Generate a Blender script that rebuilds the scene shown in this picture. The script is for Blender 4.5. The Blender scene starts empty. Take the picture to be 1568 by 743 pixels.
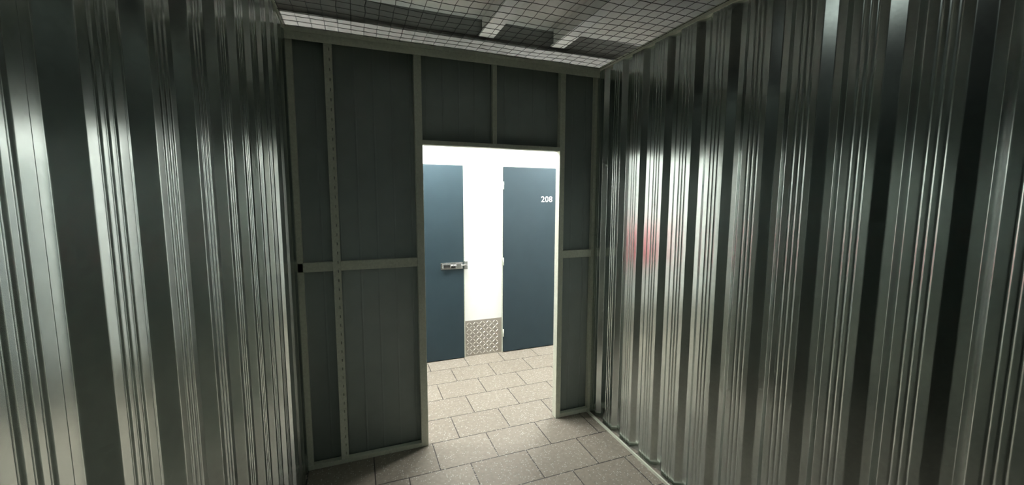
import bpy, math, random
from mathutils import Matrix, Vector
random.seed(4)
W=1.995; H=2.577; DL=0.732; DR=1.692; DT=2.0; C=1.411; BACK=-4.2; ZC=2.95
XA,XB=-3.2,5.2
scene=bpy.context.scene
try:
    scene.view_settings.view_transform='Standard'
except Exception: pass

# ---------- helpers ----------
def link(o,parent=None):
    scene.collection.objects.link(o)
    if parent: o.parent=parent
    return o
def mesh(name,verts,faces,mat=None,parent=None,smooth=False):
    m=bpy.data.meshes.new(name); m.from_pydata(verts,[],faces); m.update()
    if smooth:
        for p in m.polygons: p.use_smooth=True
    if mat: m.materials.append(mat)
    return link(bpy.data.objects.new(name,m),parent)
def boxdata(x0,x1,y0,y1,z0,z1,V,F):
    b=len(V)
    V+= [(x0,y0,z0),(x1,y0,z0),(x1,y1,z0),(x0,y1,z0),(x0,y0,z1),(x1,y0,z1),(x1,y1,z1),(x0,y1,z1)]
    F+= [tuple(b+i for i in f) for f in [(0,3,2,1),(4,5,6,7),(0,1,5,4),(1,2,6,5),(2,3,7,6),(3,0,4,7)]]
def boxes(name,lst,mat,parent=None,bevel=0.0):
    V=[];F=[]
    for b in lst: boxdata(*b,V,F)
    o=mesh(name,V,F,mat,parent)
    if bevel:
        m=o.modifiers.new('bevel','BEVEL'); m.width=bevel; m.segments=2; m.limit_method='ANGLE'
    return o
def cyl(name,p0,p1,r,mat,parent=None,n=20):
    p0=Vector(p0);p1=Vector(p1);d=(p1-p0).normalized()
    a=d.orthogonal().normalized();b=d.cross(a)
    V=[];F=[]
    for p in (p0,p1):
        for i in range(n):
            t=2*math.pi*i/n; V.append(tuple(p+a*r*math.cos(t)+b*r*math.sin(t)))
    for i in range(n): F.append((i,(i+1)%n,n+(i+1)%n,n+i))
    F.append(tuple(range(n))[::-1]);F.append(tuple(range(n,2*n)))
    o=mesh(name,V,F,mat,parent)
    for p in o.data.polygons:
        if len(p.vertices)==4:p.use_smooth=True
    return o

# ---------- materials ----------
def newmat(name):
    m=bpy.data.materials.new(name); m.use_nodes=True
    nt=m.node_tree; b=nt.nodes['Principled BSDF']
    return m,nt,b
def N(nt,t,**k):
    n=nt.nodes.new(t)
    for a,v in k.items():
        if a in n.inputs: n.inputs[a].default_value=v
        else: setattr(n,a,v)
    return n
def objcoord(nt,scale=(1,1,1)):
    tc=nt.nodes.new('ShaderNodeTexCoord'); mp=nt.nodes.new('ShaderNodeMapping')
    mp.inputs['Scale'].default_value=scale
    nt.links.new(tc.outputs['Object'],mp.inputs['Vector']); return mp.outputs['Vector']
def ramp(nt,fac,stops):
    r=nt.nodes.new('ShaderNodeValToRGB')
    while len(r.color_ramp.elements)<len(stops): r.color_ramp.elements.new(0.5)
    for e,(p,c) in zip(r.color_ramp.elements,stops):
        e.position=p; e.color=(c[0],c[1],c[2],1)
    nt.links.new(fac,r.inputs['Fac']); return r.outputs['Color']
def metal(name,col,rough,spangle=0.06,metallic=1.0):
    m,nt,b=newmat(name)
    b.inputs['Metallic'].default_value=metallic
    v=objcoord(nt)
    vo=N(nt,'ShaderNodeTexVoronoi',Scale=90.0); nt.links.new(v,vo.inputs['Vector'])
    c=ramp(nt,vo.outputs['Color'],[(0.0,[x*(1-spangle) for x in col]),(1.0,[min(1,x*(1+spangle)) for x in col])])
    nt.links.new(c,b.inputs['Base Color'])
    no=N(nt,'ShaderNodeTexNoise',Scale=3.0,Detail=3.0); nt.links.new(objcoord(nt,(1,1,.35)),no.inputs['Vector'])
    mr=N(nt,'ShaderNodeMapRange'); mr.inputs['To Min'].default_value=rough*0.85; mr.inputs['To Max'].default_value=rough*1.15
    nt.links.new(no.outputs['Fac'],mr.inputs['Value']); nt.links.new(mr.outputs['Result'],b.inputs['Roughness'])
    return m
def paint(name,col,rough,var=0.06,metallic=0.0,spec=0.5,scale=8):
    m,nt,b=newmat(name)
    v=objcoord(nt)
    no=N(nt,'ShaderNodeTexNoise',Scale=float(scale),Detail=5.0); nt.links.new(v,no.inputs['Vector'])
    c=ramp(nt,no.outputs['Fac'],[(0.25,[x*(1-var) for x in col]),(0.75,[min(1,x*(1+var)) for x in col])])
    nt.links.new(c,b.inputs['Base Color'])
    b.inputs['Roughness'].default_value=rough; b.inputs['Metallic'].default_value=metallic
    b.inputs['Specular IOR Level'].default_value=spec
    return m
M_galv=metal('galvanised_sheet',(0.49,0.54,0.515),0.21)
M_stud=metal('galvanised_stud',(0.74,0.78,0.66),0.42,0.08,metallic=0.2)
M_alu=metal('diamond_plate_metal',(0.36,0.34,0.30),0.36,0.05,metallic=0.5)
M_alu2=metal('diamond_plate_lit_tread',(0.58,0.56,0.51),0.30,0.05,metallic=0.5)  # lighter treads: highlights of the raised pattern put into the colour
M_chrome=metal('latch_steel',(0.8,0.8,0.8),0.25,0.02)
M_back=paint('blue_grey_sheet_backcoat',(0.36,0.42,0.41),0.5,0.06)
M_dark=paint('dark_sheet',(0.05,0.065,0.065),0.5,0.08)
M_door=paint('blue_grey_door_paint',(0.0165,0.032,0.040),0.5,0.05,spec=0.3)
M_white=paint('white_wall_paint',(0.88,0.89,0.87),0.5,0.02)
M_ceil=paint('grey_concrete_ceiling',(0.36,0.36,0.33),0.8,0.18,scale=3)
M_beam=paint('beam_grey_steel',(0.36,0.36,0.33),0.6,0.1)
M_widebeam=paint('wide_beam_grey',(0.11,0.11,0.10),0.6,0.1)
M_wire=paint('wire_dark',(0.03,0.03,0.026),0.45,0.1,metallic=0.3)
M_black=paint('black_plastic',(0.015,0.015,0.015),0.4)
M_red=paint('cabinet_red',(0.75,0.03,0.08),0.35)
M_num=paint('number_white',(0.9,0.9,0.9),0.4,0.01)
m,nt,b=newmat('lamp_tube_glow'); b.inputs['Emission Color'].default_value=(1.0,0.99,0.96,1); b.inputs['Emission Strength'].default_value=430; b.inputs['Base Color'].default_value=(.9,.9,.9,1)
M_glow=m
# floor
m,nt,b=newmat('concrete_pavers'); M_floor=m
TW,TH=0.38,0.29
v=objcoord(nt)
br=nt.nodes.new('ShaderNodeTexBrick'); br.offset=0.5; br.squash=1.0
br.inputs['Scale'].default_value=1.0; br.inputs['Brick Width'].default_value=TW; br.inputs['Row Height'].default_value=TH
br.inputs['Mortar Size'].default_value=0.0038; br.inputs['Mortar Smooth'].default_value=0.35
br.inputs['Color1'].default_value=(0.235,0.212,0.172,1); br.inputs['Color2'].default_value=(0.275,0.250,0.206,1); br.inputs['Mortar'].default_value=(0.04,0.036,0.031,1)
nt.links.new(v,br.inputs['Vector'])
vo=N(nt,'ShaderNodeTexVoronoi',Scale=85.0); nt.links.new(v,vo.inputs['Vector'])
sp=ramp(nt,vo.outputs['Distance'],[(0.20,(1,1,1)),(0.40,(0,0,0))])
sep=nt.nodes.new('ShaderNodeSeparateColor'); nt.links.new(vo.outputs['Color'],sep.inputs['Color'])
gt=N(nt,'ShaderNodeMath',operation='GREATER_THAN'); gt.inputs[1].default_value=0.68; nt.links.new(sep.outputs['Red'],gt.inputs[0])
mu=N(nt,'ShaderNodeMath',operation='MULTIPLY'); nt.links.new(sp,mu.inputs[0]); nt.links.new(gt.outputs[0],mu.inputs[1])
no=N(nt,'ShaderNodeTexNoise',Scale=40.0,Detail=6.0); nt.links.new(v,no.inputs['Vector'])
nc=ramp(nt,no.outputs['Fac'],[(0.3,(0.86,0.86,0.86)),(0.7,(1.12,1.10,1.08))])
mx=N(nt,'ShaderNodeMix',data_type='RGBA',blend_type='MULTIPLY'); mx.inputs[0].default_value=1.0
nt.links.new(br.outputs['Color'],mx.inputs[6]); nt.links.new(nc,mx.inputs[7])
mx2=N(nt,'ShaderNodeMix',data_type='RGBA'); nt.links.new(mu.outputs[0],mx2.inputs[0]); nt.links.new(mx.outputs[2],mx2.inputs[6]); mx2.inputs[7].default_value=(0.48,0.46,0.41,1)
nt.links.new(mx2.outputs[2],b.inputs['Base Color']); b.inputs['Roughness'].default_value=0.6
inv=N(nt,'ShaderNodeMath',operation='SUBTRACT'); inv.inputs[0].default_value=1.0; nt.links.new(br.outputs['Fac'],inv.inputs[1])
bp=N(nt,'ShaderNodeBump',Strength=0.8,Distance=0.004); nt.links.new(inv.outputs[0],bp.inputs['Height']); nt.links.new(bp.outputs['Normal'],b.inputs['Normal'])

# ---------- corrugated sheets ----------
P=0.207
def prof_raw(s):
    s=s%P
    h=0.022
    if s<0.038: d=h*s/0.038
    elif s<0.145:
        d=h
        for c in (0.0695,0.0915,0.1135):
            q=abs(s-c)
            if q<0.0050: d-=0.0024*(1-q/0.0050)
    elif s<0.178: d=h*(1-(s-0.145)/0.033)
    else: d=0
    return d
def prof(s):
    return sum(prof_raw(s+o) for o in (-.0016,-.0008,0,.0008,.0016))/5
def corrug_y(name,x0,sign,y0,y1,phase,z0,z1,mat):
    V=[];F=[];n=int((y1-y0)/0.0012)
    for i in range(n+1):
        y=y0+(y1-y0)*i/n; d=prof(y-phase)
        x=x0+sign*(d-0.022)
        V+=[(x,y,z0),(x,y,z1)]
    for i in range(n): F.append((2*i,2*i+2,2*i+3,2*i+1))
    o=mesh(name,V,F,mat,smooth=True); return o
wl=corrug_y('wall_left',0.0,1,BACK,0.0,-1.935,0.0,H,M_galv)
wr=corrug_y('wall_right',W,-1,BACK,0.0,-1.785,0.0,H,M_galv)
V=[];F=[];n=1200
for i in range(n+1):
    x=-.03+(W+.06)*i/n; V+=[(x,BACK-0.02+prof(x),0),(x,BACK-0.02+prof(x),H)]
for i in range(n): F.append((2*i,2*i+1,2*i+3,2*i+2))
mesh('wall_back',V,F,M_dark,smooth=True)

# ---------- front partition ----------
def ribbed(x0,x1,z0,z1,y,V,F):
    n=max(8,int((x1-x0)/0.003)); b=len(V)
    for i in range(n+1):
        x=x0+(x1-x0)*i/n
        s=(x+0.02)%0.105; d=0
        q=abs(s-0.05)
        if q<0.006: d=0.0025*(1-q/0.006)
        if ((x+0.02)//0.105)%3==0: d*=2
        V.append((x,y-d,z0));V.append((x,y-d,z1))
    for i in range(n): F.append((b+2*i,b+2*i+2,b+2*i+3,b+2*i+1))
V=[];F=[]
ribbed(-0.03,DL-0.01,0,H,0.03,V,F); ribbed(DR+0.01,W+0.03,0,H,0.03,V,F); ribbed(DL-0.01,DR+0.01,DT+0.015,H,0.03,V,F)
wf=mesh('wall_front',V,F,M_back,smooth=True)
m=wf.modifiers.new('solid','SOLIDIFY'); m.thickness=0.004; m.offset=-1
k=1
def T(*a,**kw):
    global k
    o=boxes('trim_%d'%k,*a,**kw); k+=1; return o
T([(DL-0.046,DL,-0.014,0.045,0,H-.03)],M_stud,bevel=.002)
T([(DR,DR+0.040,-0.014,0.045,0,H-.03)],M_stud,bevel=.002)
T([(DL,DR,-0.014,0.045,DT,DT+0.028)],M_stud,bevel=.002)
T([(1.2095-.015,1.2095+.015,-0.008,0.026,DT+0.028,H-.03)],M_stud,bevel=.002)
# slotted stud
st=0.2126
L=[(st-.022,st+.004,-.030,.024,.03,H-.03),(st+.009,st+.020,-.030,.024,.03,H-.03)]
z=.03
while z<H-.03:
    L.append((st+.004,st+.009,-.029,.020,z,min(z+.038,H-.03))); z+=.055
T(L,M_stud)
# mid rails
T([(0.0,st-.022,-.010,.024,1.232,1.288),(st+.020,DL-.046,-.010,.024,1.232,1.288)],M_stud,bevel=.002)
T([(DR+.040,W-.022,-.010,.024,1.232,1.288)],M_stud,bevel=.002)
# sill rails
T([(0.0,DL-.046,-.012,.026,0,.030)],M_stud,bevel=.002)
T([(DR+.040,W,-.012,.026,0,.030)],M_stud,bevel=.002)
# head rail with lip
T([(0,W,-.030,.030,H-.032,H),(0,W,-.036,-.030,H-.010,H+.018),(0,W,-.034,-.030,H-.052,H-.030)],M_stud,bevel=.001)
# corner angles
T([(0.0,.030,-.010,.026,.03,H-.03)],M_stud,bevel=.001)
T([(W-.022,W,-.010,.026,.03,H-.03)],M_stud,bevel=.001)
T([(W-.004,W+.03,BACK,-.036,H-.004,H+.022)],M_stud)
T([(-.03,.004,BACK,-.036,H-.004,H+.022)],M_stud)
T([(W-.030,W-.020,BACK,-.012,0,.018)],M_stud)

# ---------- floor / ceiling ----------
fl=mesh('floor',[(XA,BACK-.1,0),(XB,BACK-.1,0),(XB,C+.1,0),(XA,C+.1,0)],[(0,1,2,3)],M_floor)
boxes('ceiling',[(XA,XB,BACK-.1,3.2,ZC,ZC+.1)],M_ceil)
boxes('ceiling_wide_beam',[(XA,XB,.34,1.30,2.80,ZC),(XA,XB,.31,1.33,2.792,2.80)],M_widebeam)  # cross beam, widened and darkened to cover overbright ceiling above the corridor
for x in (1.25,1.82,2.9):
    boxes('ceiling_joist',[(x-.03,x+.03,BACK,.31,2.83,ZC),(x-.055,x+.055,BACK,.31,2.822,2.832)],M_beam)
# ---------- wire mesh ----------
V=[];F=[]
def sag(x,y):
    return H+.012-0.020*math.sin(math.pi*min(1,max(0,x/W)))*abs(math.sin(math.pi*y/1.05))+.003*math.sin(9*x+4*y)
def wire(pts,r):
    b=len(V)
    for i,p in enumerate(pts):
        p=Vector(p); q=Vector(pts[min(i+1,len(pts)-1)])-Vector(pts[max(i-1,0)]); q.normalize()
        up=Vector((0,0,1)); a=q.cross(up).normalized(); c=a.cross(q)
        for t in range(4):
            an=math.pi/2*t; V.append(tuple(p+a*r*math.cos(an)+c*r*math.sin(an)))
    for i in range(len(pts)-1):
        for t in range(4):
            F.append((b+4*i+t,b+4*i+(t+1)%4,b+4*i+4+(t+1)%4,b+4*i+4+t))
g=0.066
x=0.01
while x<W:
    j=random.uniform(-.004,.004)
    wire([(x+j*math.sin(3*i),-.03-(abs(BACK)-.03)*i/60,sag(x,-4.1*i/60)) for i in range(61)],.0016); x+=g
y=-.05
while y>BACK:
    wire([(W*i/30,y+.004*math.sin(i*.7+y*9),sag(W*i/30,y)) for i in range(31)],.0016); y-=g
mesh('wire_mesh_netting',V,F,M_wire)

# ---------- corridor ----------
D1=(0.64,1.3385); D2=(1.7712,2.47); ZD=1.99; KP=0.385
boxes('wall_corridor_far',[(XA,XB,C,C+.05,0,H)],M_white)
boxes('wall_corridor_near',[(XA,-.03,.03,.05,0,H),(W+.03,XB,.03,.05,0,H)],M_white)
boxes('wall_corridor_end',[(XA-.04,XA,BACK,C+.05,0,ZC)],M_white)
boxes('wall_corridor_end_right',[(XB,XB+.04,BACK,C+.05,0,ZC)],M_white)
def door(i,x0,x1):
    e=bpy.data.objects.new('door_%d'%i,None); link(e)
    boxes('leaf',[(x0,x1,C-.034,C-.002,.008,ZD)],M_door,e,bevel=.002)
    boxes('frame',[(x0-.012,x0-.003,C-.02,C-.001,0,ZD+.012),(x1+.003,x1+.012,C-.02,C-.001,0,ZD+.012),(x0-.012,x1+.012,C-.02,C-.001,ZD+.004,ZD+.014)],M_stud,e)
    return e
d1=door(1,*D1); d2=door(2,*D2)
door(3,-1.5,-.8); door(4,3.3,4.0)
for z in (.22,1.0,1.80):
    cyl('hinge',(D2[0]-.004,C-.038,z-.04),(D2[0]-.004,C-.038,z+.04),.006,M_stud,d2)
# number
cu=bpy.data.curves.new('number_208','FONT'); cu.body='208'; cu.size=.088; cu.space_character=1.06; cu.extrude=.001; cu.offset=.0004; cu.align_x='CENTER'; cu.align_y='CENTER'
o=bpy.data.objects.new('number_208',cu); cu.materials.append(M_num); link(o,d2)
o.rotation_euler=(math.pi/2,0,0); o.location=(2.268,C-.0355,1.655)
# latch on door 1
zc=.985; y=C-.034
boxes('latch_plate',[(1.10,1.325,y-.004,y,zc-.035,zc+.035)],M_chrome,d1,bevel=.001)
boxes('latch_housing',[(1.12,1.20,y-.024,y-.004,zc-.024,zc+.024),(1.255,1.31,y-.024,y-.004,zc-.026,zc+.026)],M_chrome,d1,bevel=.003)
boxes('latch_window',[(1.128,1.188,y-.0255,y-.024,zc-.010,zc+.012),(1.205,1.25,y-.006,y-.004,zc-.02,zc-.004)],M_black,d1)
cyl('latch_bolt',(1.16,y-.014,zc+.004),(1.375,y-.014,zc+.004),.007,M_chrome,d1)
boxes('latch_keeper',[(1.345,1.378,C-.045,C,zc-.042,zc+.042)],M_chrome,d1,bevel=.003)
cyl('latch_knob',(1.225,y-.04,zc+.004),(1.225,y-.010,zc+.004),.007,M_chrome,d1)
# diamond plate kickboards
def diamond(name,x0,x1):
    V=[];F=[]; boxdata(x0,x1,C-.006,C,0,KP,V,F)
    p=.044; r=0; z=.026
    while z<KP-.02:
        i=0; x=x0+.026
        while x<x1-.02:
            s=1 if (r+i)%2 else -1
            a=math.radians(45)*s; ca,sa=math.cos(a),math.sin(a); L=.023; w=.006; b=len(V)
            for (u,v,h) in ((-L,0,0),(0,-w,0),(L,0,0),(0,w,0),(-L*.5,0,.004),(L*.5,0,.004)):
                V.append((x+u*ca-v*sa,C-.006-h,z+u*sa+v*ca))
            F.extend([tuple(b+q for q in f) for f in ((0,1,4),(1,5,4),(1,2,5),(2,3,5),(3,4,5),(3,0,4))])
            x+=p*.82; i+=1
        z+=p*.82; r+=1
    o=mesh(name,V,F,M_alu); o.data.materials.append(M_alu2)
    for p_ in o.data.polygons:
        if len(p_.vertices)<5 and p_.index>5: p_.material_index=1
diamond('baseboard_corridor',D1[1]+.013,D2[0]-.013)
diamond('baseboard_corridor.001',-.78,D1[0]-.013)
diamond('baseboard_corridor.002',D2[1]+.013,3.28)
# unseen red cabinet, added to give the right wall its pink reflection
e=bpy.data.objects.new('added_red_cabinet',None); link(e)
a0,a1,b0,b1=.18,.56,.90,1.32
boxes('box',[(a0,a1,C-.12,C,b0,b1)],M_red,e,bevel=.006)
boxes('door_panel',[(a0+.02,a1-.02,C-.128,C-.119,b0+.02,b1-.02)],M_red,e,bevel=.004)
boxes('handle',[(a1-.07,a1-.05,C-.145,C-.127,b0+.16,b0+.26)],M_black,e,bevel=.004)
boxes('emblem',[(a0+.08,a0+.22,C-.1295,C-.1275,b1-.20,b1-.06)],M_num,e)
# tube lamps
LY=.92
def lamp(i,x):
    e=bpy.data.objects.new('tube_lamp' if i==0 else 'tube_lamp.%03d'%i,None); link(e)
    V=[(-.15,-.035),(-.05,.03),(.05,.03),(.15,-.035),(.15,-.043),(-.15,-.043)]
    VV=[(xx,LY+a,2.535+b) for xx in (x-.62,x+.62) for a,b in V]
    FF=[(i_,(i_+1)%6,6+(i_+1)%6,6+i_) for i_ in (0,1,2)]+[(0,1,2,3),(6,7,8,9)]
    o=mesh('reflector',VV,FF,M_white,e)  # unseen reflector, widened to keep lamp light off the ceiling
    cyl('tube',(x-.6,LY,2.505),(x+.6,LY,2.505),.018,M_glow,e)
    boxes('end_cap',[(x-.62,x-.6,LY-.025,LY+.025,2.48,2.53),(x+.6,x+.62,LY-.025,LY+.025,2.48,2.53)],M_white,e)
    for q in (-.4,.4): cyl('hanger',(x+q,LY,2.56),(x+q,LY,2.792),.003,M_stud,e,n=8)
for i,x in enumerate((-1.0,.9,2.8)): lamp(i,x)
# world
w=bpy.data.worlds.new('world'); scene.world=w; w.use_nodes=True
w.node_tree.nodes['Background'].inputs[0].default_value=(.5,.6,.58,1); w.node_tree.nodes['Background'].inputs[1].default_value=.03
ld=bpy.data.lights.new('fill_light','AREA'); ld.energy=2.0; ld.size=.6; ld.color=(.92,1,.95)  # added fill light for the unit interior, no fixture here
lo=bpy.data.objects.new('fill_light',ld); lo.location=(1.0,-2.3,2.8); link(lo)

# ---------- camera ----------
yaw,pit,rol,f=0.3669,-0.1094,0.0037,619.0
F_=Vector((math.sin(yaw)*math.cos(pit),math.cos(yaw)*math.cos(pit),math.sin(pit)))
R_=Vector((math.cos(yaw),-math.sin(yaw),0)); U_=R_.cross(F_)
R2=R_*math.cos(rol)+U_*math.sin(rol); U2=-R_*math.sin(rol)+U_*math.cos(rol)
cd=bpy.data.cameras.new('camera'); cam=bpy.data.objects.new('camera',cd); link(cam)
Mx=Matrix((( R2.x,U2.x,-F_.x,.3316),(R2.y,U2.y,-F_.y,-2.6149),(R2.z,U2.z,-F_.z,1.6693),(0,0,0,1)))
cam.matrix_world=Mx; cd.sensor_width=36; cd.sensor_fit='HORIZONTAL'; cd.lens=36*f/1568; cd.clip_start=.02
scene.camera=cam
